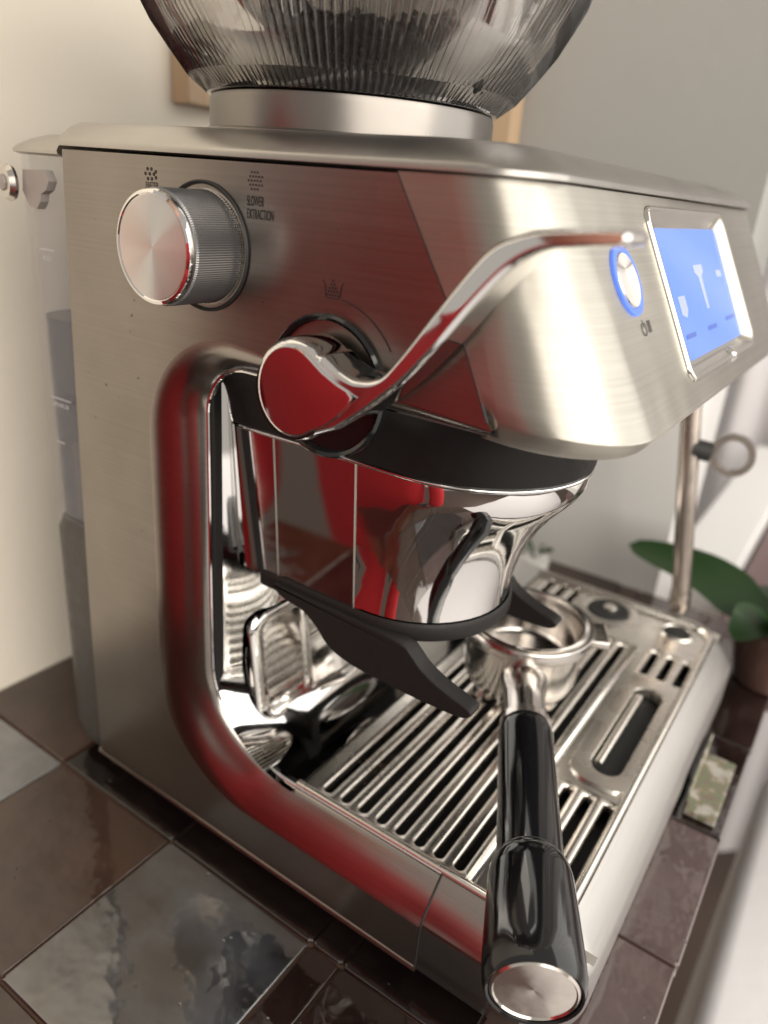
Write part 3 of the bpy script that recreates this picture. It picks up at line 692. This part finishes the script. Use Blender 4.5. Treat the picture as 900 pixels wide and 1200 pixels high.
# drain boss
kx, ky = .1855, .2760
MB().lathe([(.0225, 0), (.0205, .0012), (.0160, .0014), (.0150, .0008), (.0142, .0006)], (kx, ky, ZP + .0001), (0, 0, 1), 40, False, False).build('boss_ring', STEEL_TRAY, tray)
MB().lathe([(.0142, .0006), (.0138, .0018), (.0060, .0022), (.0010, .0022)], (kx, ky, ZP + .0001), (0, 0, 1), 40, False, True).build('boss_seal', RUBBER, tray)
MB().lathe([(.0045, .002), (.0045, .0034), (.0038, .0040), (.0005, .0040)], (kx + .001, ky + .001, ZP + .0001), (0, 0, 1), 24, False, True).build('boss_pin', STEEL_TRAY, tray)
MB().lathe([(.0086, .0003), (.0001, .0004)], (.2315, .2800, ZP), (0, 0, 1), 32, False, True).build('drain_hole', RUBBER, tray)
MB().lathe([(.0086, .0003), (.0094, .0012), (.0104, .0010), (.0112, .0)], (.2315, .2800, ZP), (0, 0, 1), 32, False, False).build('drain_rim', STEEL_TRAY, tray)
# --- steam wand
WANDM = pb('worn_wand_steel', (.40, .35, .31), .2, 1.0); noise_rough(WANDM, (60, 60, 60), .15, .28, .02)
wand = MB().tube(spline([(.185, .290, .246), (.196, .295, .228), (.2010, .2985, .206), (.2055, .2995, .18), (.2160, .3000, .12), (.2245, .3000, .074)], 8), .0062, 20).build('steam_wand', WANDM, M)
MB().lathe([(.0064, 0), (.0066, .002), (.0066, .012), (.0045, .0165), (.001, .017)], (.2245, .3000, .074), (.1, 0, -1), 20).build('wand_tip', WANDM, wand)
rc_ = Vector((.2310, .3150, .1690)); ax_ = (CAM - rc_).normalized(); ax_.z *= .6; ax_.normalize()
MB().tube([(.2080, .2995, .172), (.2190, .3040, .1705)], .0065, 16).build('wand_grip_stub', RUBBER, wand)
MB().lathe([(.0108, -.008), (.0130, -.008), (.0137, -.006), (.0137, .006), (.0130, .008), (.0102, .008), (.0094, .006), (.0094, -.006), (.0108, -.008)], rc_, ax_, 40, False, False).build('wand_grip_ring', WANDM, wand)
# --- bean hopper
HPX, HPY = .0850, .0850
hop = MB()
COLLARM = pb('smoky_chrome_collar', (.22, .205, .19), .3, 1.0); noise_rough(COLLARM, (40, 40, 40), .27, .36, .02)
NR = 150
def hl(r, z, amp=0.0):
    return [(HPX + (r + amp * (k % 2)) * math.cos(PI * k / NR), HPY + (r + amp * (k % 2)) * math.sin(PI * k / NR), z) for k in range(2 * NR)]
PRO = [(.0560, .3370), (.0585, .3376), (.0640, .3430), (.0710, .3515), (.0775, .3600), (.0825, .3690), (.0862, .3760), (.0885, .3840), (.0895, .393), (.0895, .405), (.0880, .420)]
hop.loft([hl(r, z, .0020 if k > 1 else .0002) for k, (r, z) in enumerate(PRO)])
hop.loft([hl(r - .0022, z + (.0015 if k < 3 else 0)) for k, (r, z) in enumerate(PRO)])
hop.loft([hl(.0858, .420), hl(.0880, .420, .0020)])
hop.loft([hl(.0560, .3370, .0002), hl(.030, .3370)]); hop.loft([hl(.0538, .3385), hl(.030, .3385)]); hop.loft([hl(.03, .3370), hl(.03, .3385)])
hopper = hop.build('bean_hopper', HOPPERM, M, angle=12)
MB().lathe([(.0575, .3236), (.0578, .3250), (.0578, .3345), (.0572, .3368), (.0545, .3368), (.0545, .3236)], (HPX, HPY, 0), (0, 0, 1), 80, False, False).build('hopper_collar', COLLARM, hopper)
MB().lathe([(.0600, .3230), (.0602, .3242), (.0590, .3250), (.0580, .3250)], (HPX, HPY, 0), (0, 0, 1), 80, False, False).build('hopper_seat', STEEL_CAP, hopper)
MB().lathe([(.0480, .3236), (.0480, .3366), (.02, .3368)], (HPX, HPY, 0), (0, 0, 1), 48, False, True).build('grinder_throat', BLACK_GLOSS, hopper)
MB().lathe([(.0895, .4195), (.0900, .4215), (.0900, .4260), (.085, .4290), (.001, .4300)], (HPX, HPY, 0), (0, 0, 1), 80, True, False).build('hopper_lid', BLACK_GLOSS, hopper)
# beans: a heap of single beans
bn = MB(); rb = random.Random(5)
us = [(math.sin(PI * (i + .5) / 5), -math.cos(PI * (i + .5) / 5)) for i in range(5)]
def hr(z): return interp(z, [p[1] for p in PRO], [p[0] for p in PRO]) - .0066
bn.lathe([(.0500, .3392), (.0555, .3425), (.0600, .3460), (.0640, .3510), (.0655, .3540), (.062, .3560), (.02, .3570)], (HPX, HPY, 0), (0, 0, 1), 40)
for q in range(1400):
    z = rb.uniform(.3465, .3555) if rb.random() < .85 else rb.uniform(.354, .357)
    R0 = hr(z); rad = R0 * (rb.uniform(.84, .96) if rb.random() < .8 else math.sqrt(rb.random())); a = rb.uniform(0, 2 * PI)
    c = Vector((HPX + rad * math.cos(a), HPY + rad * math.sin(a), z))
    rot = Matrix.Rotation(rb.uniform(0, PI), 3, 'X') @ Matrix.Rotation(rb.uniform(0, PI), 3, 'Z')
    lps = [[c + rot @ Vector((.0052 * math.cos(2 * PI * k / 7) * s, .0035 * math.sin(2 * PI * k / 7) * s, .0028 * h)) for k in range(7)] for s, h in us]
    bn.loft(lps, True, True, True)
me = bpy.data.meshes.new('coffee_beans'); me.from_pydata([tuple(v) for v in bn.v], [], bn.f); me.update()
finish('coffee_beans', me, BEAN, hopper, True, 60)['kind'] = 'stuff'

# ------------------------------------------------------------------ portafilter lying on the tray
PC = Vector((.1770, .1405, .0))
PE = Vector((.2600, -.0290, .0))
hd = (PE - PC).normalized()
PF = empty('portafilter', (PC.x, PC.y, ZP), 'chrome portafilter with black handle resting on the drip tray grille', 'portafilter')
RZ = .1055
MB().lathe([(.0255, .0680), (.0285, .0700), (.0305, .0760), (.0312, .0900), (.0318, RZ - .0080), (.0345, RZ - .0070), (.0352, RZ - .0055), (.0352, RZ - .001), (.0345, RZ), (.0318, RZ), (.0312, RZ - .0008)], (PC.x, PC.y, 0), (0, 0, 1), 64, True, False).build('basket_holder', CHROME_DIRTY, PF)
MB().lathe([(.0318, RZ), (.0322, RZ + .0009), (.0315, RZ + .0014), (.0300, RZ + .0006), (.0288, RZ - .004), (.0280, RZ - .020), (.0255, RZ - .0235), (.001, RZ - .0237)], (PC.x, PC.y, 0), (0, 0, 1), 64, False, True).build('filter_basket', CHROME_DIRTY, PF)
perp = Vector((-hd.y, hd.x, 0))
for s in (-1, 1):
    d = perp * s; c = PC + d * .0375
    lug = MB().box((0, 0, 0), (.010, .020, .0050), .0015)
    ang = math.atan2(d.y, d.x); rm = Matrix.Rotation(ang, 3, 'Z')
    lug.v = [rm @ v + Vector((c.x, c.y, RZ - .0045)) for v in lug.v]; lug.build('lug', CHROME_DIRTY, PF)
# spout underneath
MB().tube([(PC.x, PC.y, .070), (PC.x, PC.y, .0600), (PC.x, PC.y, .0530)], [.010, .0095, .0085], 20).build('spout', CHROME_DIRTY, PF)
for s in (-1, 1):
    MB().tube(spline([(PC.x, PC.y, .064), PC + perp * s * .012 + Vector((0, 0, .0615)), PC + perp * s * .018 + Vector((0, 0, .0530))], 5), [.0065] * 11, 14).build('spout', CHROME_DIRTY, PF)
hz0, hz1 = .0850, .0785
def hp(t): p = PC + hd * t; return Vector((p.x, p.y, lerp(hz0, hz1, (t - .03) / .157)))
hax = (hp(.187) - hp(.03)).normalized()
MB().lathe([(.0125, .0), (.0112, .010), (.0100, .016), (.0098, .033), (.0118, .0340), (.0120, .0385), (.0100, .0392)], hp(.026), hax, 40).build('neck', CHROME_DIRTY, PF)
handle = MB().lathe([(.0105, .0), (.0122, .0008), (.0126, .004), (.0124, .008), (.0125, .050), (.0128, .0710), (.0127, .0730)], hp(.066), hax, 48, True, True).build('handle', BLACK_GLOSS, PF)
MB().lathe([(.0127, .0), (.0130, .0006), (.0132, .0014), (.0129, .0022)], hp(.1365), hax, 48, False, False).build('handle_ring', BLACK_GLOSS, PF)
MB().lathe([(.0125, .0135), (.0138, .0140), (.0150, .0165), (.0157, .0210), (.0164, .0350), (.0170, .0500), (.0171, .0560), (.0166, .0600), (.0156, .0622), (.0148, .0618), (.0146, .0605)], hp(.125), hax, 56, True, True).build('handle_grip', BLACK_GLOSS, PF)
# steel stripe inlaid along the upper side of the handle
CAPM = brushed('polished_cap_steel', (.72, .68, .63), (300, 300, 300), (.14, .2), axis='Y', aniso=.93, rot=.25, bump=.01)
MB().lathe([(.0146, .0600), (.0144, .0614), (.0135, .0619), (.0130, .0613), (.0005, .0610)], hp(.125), hax, 56, False, True).build('end_cap', CAPM, PF)

# coffee grounds scattered on the grille
gm = MB(); rg = random.Random(11)
for k in range(150):
    if k < 70: x, y = rg.gauss(.150, .006), rg.gauss(.055, .012)
    else: x, y = rg.uniform(.135, .255), rg.uniform(.02, .29)
    r = rg.uniform(.00025, .0006); c = Vector((x, y, ZP + r * .5))
    gm.add([c + Vector((r, 0, 0)), c + Vector((0, r, 0)), c + Vector((-r, 0, 0)), c + Vector((0, -r * .8, 0)), c + Vector((0, 0, r)), c - Vector((0, 0, r * .6))], [[0, 1, 4], [1, 2, 4], [2, 3, 4], [3, 0, 4], [1, 0, 5], [2, 1, 5], [3, 2, 5], [0, 3, 5]])
tag(gm.build('coffee_grounds', pb('ground_coffee', (.09, .045, .02), .8), None, smooth=False), 'brown coffee grounds scattered on the drip tray grille', 'coffee grounds', kind='stuff')

# ------------------------------------------------------------------ things behind
fr = empty('picture_frame', (XW, .28, .34), 'pale wooden picture frame with white mat on the cream wall behind the hopper', 'picture frame')
def frame(root, horiz, p0, p1, z0, z1, plane, wd=.012, dp=.016):
    # horiz 'y': hangs on the back wall (x = plane, facing +x); 'x': hangs on the side wall (y = plane, facing -y)
    def bx(a0, a1, c0, c1, d0, d1, name, mt):
        a, c, d = (a0 + a1) / 2, (c0 + c1) / 2, (d0 + d1) / 2
        if horiz == 'y': MB().box((plane + d, a, c), (d1 - d0, a1 - a0, c1 - c0), .001).build(name, mt, root)
        else: MB().box((a, plane - d, c), (a1 - a0, d1 - d0, c1 - c0), .001).build(name, mt, root)
    bx(p0, p0 + wd, z0, z1, .001, dp, 'stile', WOOD); bx(p1 - wd, p1, z0, z1, .001, dp, 'stile', WOOD)
    bx(p0 + wd, p1 - wd, z0, z0 + wd, .001, dp - .0005, 'rail', WOOD); bx(p0 + wd, p1 - wd, z1 - wd, z1, .001, dp - .0005, 'rail', WOOD)
    bx(p0 + wd, p1 - wd, z0 + wd, z1 - wd, .001, dp - .009, 'mat', MATBOARD)
frame(fr, 'y', .157, .40, .346, .62, XW)
fr2 = empty('picture_frame', (-.06, YB, .30), 'tan wooden frame on the grey wall right of the hopper', 'picture frame')
frame(fr2, 'x', -.098, -.002, .300, .62, YB, .024, .02)
# window to the right with white surround, standing just outside the picture
win = empty('window', (.85, YB, -.1), 'white window frame with sill at the right edge beyond the steam wand', 'window')
MB().box((.375, YB + .05, .72), (.05, .09, 1.24), .004).build('frame_post', WHITE, win)
MB().box((.83, YB + .05, .095), (.86, .09, .04), .004).build('frame_rail', WHITE, win)
MB().box((.83, YB + .0, .055), (1.0, .17, .03), .004).build('sill', WHITE, win)
cab = MB().box((.64, .06, -.56), (.66, .70, .90), .012).build('white_cabinet', FLOORM, None)
tag(cab, 'plain white cabinet top below the worktop edge at lower right', 'cabinet')
ledge = MB().box((.205, .78, -.03), (.06, .49, .06), .004).build('window_ledge', WHITE, None); ledge['kind'] = 'structure'
MAUVE = plaster('mauve_board', (.17, .11, .11), .5)
bench = MB().box((.40, .80, -.05), (.325, .72, .06), .006).build('bench', MAUVE, None)
tag(bench, 'dull mauve bench beyond the orchid at the right edge', 'bench')
CURT = plaster('pale_curtain_cloth', (.62, .60, .61), .8)
cu = []
for k in range(121):
    x = -.05 + k * .009; cu.append((x, 1.22 + .018 * math.sin(k * .62) + .008 * math.sin(k * .23 + 1)))
MB().loft([[(x, y + dy, z) for x, y in cu] for dy, z in ((0, -.9), (0, .2), (0, 1.5), (.004, 1.5), (.004, .2), (.004, -.9))], False).build('curtain', CURT, None, angle=60)
tag(bpy.data.objects['curtain'], 'pale grey curtain hanging in folds beyond the steam wand', 'curtain')
# orchid
orc = empty('potted_orchid', (.285, .352, 0), 'orchid with dark green strap leaves in a small brown pot beside the tray', 'plant')
POTM = pb('brown_glazed_pot', (.10, .055, .045), .15)
MB().lathe([(.018, .0), (.022, .001), (.027, .020), (.029, .040), (.0295, .046), (.0270, .046), (.026, .038)], (.288, .352, 0.0005), (0, 0, 1), 40, True, True).build('pot', POTM, orc)
def leaf(pts, wd, name='leaf', roll=.5):
    P = spline(pts, 6); n = len(P); A = []; B = []; Cc = []; D = []
    for i, p in enumerate(P):
        t = (P[min(i + 1, n - 1)] - P[max(i - 1, 0)]).normalized(); s = t.cross(Vector((0, 0, 1))).normalized(); u = s.cross(t); s, u = s * math.cos(roll) + u * math.sin(roll), u * math.cos(roll) - s * math.sin(roll)
        k = i / (n - 1); wv = wd * (math.sin(PI * min(1, .12 + .88 * k)) ** .55 if k < 1 else .02) * (.45 + .55 * min(1, k * 2.2))
        A.append(p + s * wv + u * wv * .25); B.append(p); Cc.append(p - s * wv + u * wv * .25); D.append(p - u * .0016)
    return MB().loft([A, B, Cc, D, A], False).build(name, LEAF, orc, angle=60)
leaf([(.286, .358, .034), (.262, .366, .046), (.225, .374, .058), (.166, .380, .060)], .018, roll=.75)
leaf([(.286, .350, .042), (.272, .340, .052), (.268, .326, .050), (.262, .318, .042)], .014, roll=.3)
leaf([(.288, .352, .042), (.294, .335, .058), (.300, .300, .050)], .019, roll=.2)
leaf([(.290, .355, .042), (.300, .375, .070), (.315, .40, .085)], .016, roll=.6)
leaf([(.284, .358, .042), (.272, .375, .052), (.255, .392, .046)], .011)
leaf([(.10, .385, .022), (.09, .388, .026), (.072, .39, .024)], .004, 'leaf') if False else None
MB().tube(spline([(.288, .352, .04), (.280, .365, .10), (.272, .372, .16), (.262, .372, .24)], 8), .0016, 8).build('flower_stem', STEM, orc)
# small sprig far behind the machine
sprig = empty('small_plant', (.085, .395, 0), 'tiny green sprig behind the far corner of the drip tray', 'plant')
for k in range(5):
    a = k * 1.3; 
    p = spline([(.085, .395, .012), (.085 + .008 * math.cos(a), .395 + .004 * math.sin(a), .024), (.085 + .016 * math.cos(a), .395 + .008 * math.sin(a), .026)], 3)
    MB().loft([[q + Vector((0, .001, .0022 * math.sin(PI * i / 6))) for i, q in enumerate(p)], [q - Vector((0, .001, .0022 * math.sin(PI * i / 6))) for i, q in enumerate(p)]], False).build('leaf', LEAF, sprig)
MB().lathe([(.010, 0), (.012, .001), (.013, .013), (.011, .013)], (.085, .395, 0.0005), (0, 0, 1), 20).build('pot', WHITE, sprig)
# printed card leaning at the table edge
card = empty('printed_card', (.281, .205, 0), 'small folded printed leaflet on the worktop beyond the drip tray', 'card')
CARD = pb('card_paper', (.30, .25, .17), .5); CP = pb('card_print_red', (.45, .25, .2), .5); CG = pb('card_print_green', (.3, .36, .28), .5); CY = pb('card_print_brown', (.25, .16, .06), .5)
n_, l_ = CARD.node_tree.nodes, CARD.node_tree.links
tc_ = n_.new('ShaderNodeTexCoord'); vo = n_.new('ShaderNodeTexNoise'); vo.inputs['Scale'].default_value = 110; vo.inputs['Detail'].default_value = 3; l_.new(tc_.outputs['Object'], vo.inputs[0])
ra = n_.new('ShaderNodeValToRGB'); l_.new(vo.outputs[0], ra.inputs[0]); l_.new(ra.outputs[0], n_['Principled BSDF'].inputs[0])
ra.color_ramp.elements[0].position = .35; ra.color_ramp.elements[0].color = (.20, .13, .11, 1); ra.color_ramp.elements[1].position = .68; ra.color_ramp.elements[1].color = (.42, .40, .36, 1)
for ps, cl in ((.46, (.16, .20, .13, 1)), (.52, (.20, .15, .09, 1)), (.58, (.36, .34, .30, 1))):
    e_ = ra.color_ramp.elements.new(ps); e_.color = cl
cb = MB().box((.2810, .205, .0030), (.017, .058, .004), .0008).build('leaflet', CARD, card)
MB().box((.2725, .207, .0110), (.0012, .050, .020), .0004).build('leaflet_flap', CARD, card)

# ------------------------------------------------------------------ photographer, seen only mirrored in the steel
person = empty('person', (-.095, -.47, -1.11), 'person in a red sweater standing at the worktop, mirrored in the steel', 'person')
PZ = -.20
def skin_body(name, nodes, edges, mt, sub=2):
    me = bpy.data.meshes.new(name); me.from_pydata([(n[0][0], n[0][1], n[0][2] + PZ) for n in nodes], edges, []); me.update()
    o = bpy.data.objects.new(name, me); link(o, person); me.materials.append(mt)
    s = o.modifiers.new('skin', 'SKIN'); s.use_smooth_shade = True
    for k, n in enumerate(nodes): me.skin_vertices[0].data[k].radius = n[1] if isinstance(n[1], tuple) else (n[1], n[1])
    me.skin_vertices[0].data[0].use_root = True
    o.modifiers.new('sub', 'SUBSURF').levels = sub; o.modifiers['sub'].render_levels = sub
    return o
px, py = -.095, -.47
body = [((px, py, -.06), (.19, .12)), ((px, py, .12), (.19, .115)), ((px, py + .01, .30), (.21, .12)), ((px, py, .44), (.18, .10)), ((px, py, .52), (.07, .07)), ((px, py + .01, .58), (.055, .055)),
        ((px - .21, py, .44), .07), ((px - .31, py + .03, .22), .065), ((px - .27, py + .08, .0), .055),
        ((px + .21, py, .44), .07), ((px + .29, py + .03, .22), .065), ((px + .27, py + .08, .0), .055)]
skin_body('sweater', body, [(0, 1), (1, 2), (2, 3), (3, 4), (4, 5), (3, 6), (6, 7), (7, 8), (3, 9), (9, 10), (10, 11)], RED)
legs = [((px, py, -.10), (.175, .115)), ((px - .10, py, -.20), .095), ((px - .10, py, -.50), .068), ((px - .10, py - .02, -.86), .045), ((px - .10, py + .10, -.88), .035),
        ((px + .10, py, -.20), .095), ((px + .10, py, -.50), .068), ((px + .10, py - .02, -.86), .045), ((px + .10, py + .10, -.88), .035)]
skin_body('trousers', legs, [(0, 1), (1, 2), (2, 3), (3, 4), (0, 5), (5, 6), (6, 7), (7, 8)], TROUSER)
hd_ = MB(); 
hl_ = []
for k in range(13):
    a = PI * k / 12; z = PZ + .705 - .115 * math.cos(a); r = math.sin(a)
    hl_.append([(px + .075 * r * math.cos(2 * PI * q / 24), py + .02 + (.095 * r * math.sin(2 * PI * q / 24)) + (.014 if q == 6 and 4 < k < 8 else 0) + (-.006 if q in (4, 8) and k == 7 else 0), z) for q in range(24)])
hd_.loft(hl_, True); hd_.build('head', SKIN, person)
hb = MB(); hb.loft([[(px + .082 * math.sin(a) * math.cos(2 * PI * q / 24), py - .005 + .10 * math.sin(a) * math.sin(2 * PI * q / 24), PZ + .72 + .115 * math.cos(a)) for q in range(24)] for a in [PI * .55 * k / 8 for k in range(9)]], True); hb.build('hair', HAIR, person)
def hand(c, d, up_):
    d = Vector(d).normalized(); up_ = Vector(up_).normalized(); s = d.cross(up_).normalized(); c = Vector(c)
    nodes = [(tuple(c), (.03, .018)), (tuple(c + d * .07), (.036, .014))]; eds = [(0, 1)]
    for k, (ln, off) in enumerate(((.060, -.027), (.070, -.009), (.066, .009), (.052, .026))):
        b0 = c + d * .085 + s * off; i0 = len(nodes)
        nodes += [(tuple(b0), .009), (tuple(b0 + d * ln * .55 + up_ * .006), .0085), (tuple(b0 + d * ln * .85 + up_ * .026), .0075)]; eds += [(1, i0), (i0, i0 + 1), (i0 + 1, i0 + 2)]
    i0 = len(nodes); nodes += [(tuple(c + d * .03 - s * .042), .011), (tuple(c + d * .065 - s * .06 + up_ * .012), .009)]; eds += [(0, i0), (i0, i0 + 1)]
    skin_body('hand', nodes, eds, SKIN, 1)
hand((px - .265, py + .09, -.05), (.05, .25, -1), (.3, -1, -.2)); hand((px + .265, py + .09, -.05), (-.05, .25, -1), (-.3, -1, -.2))
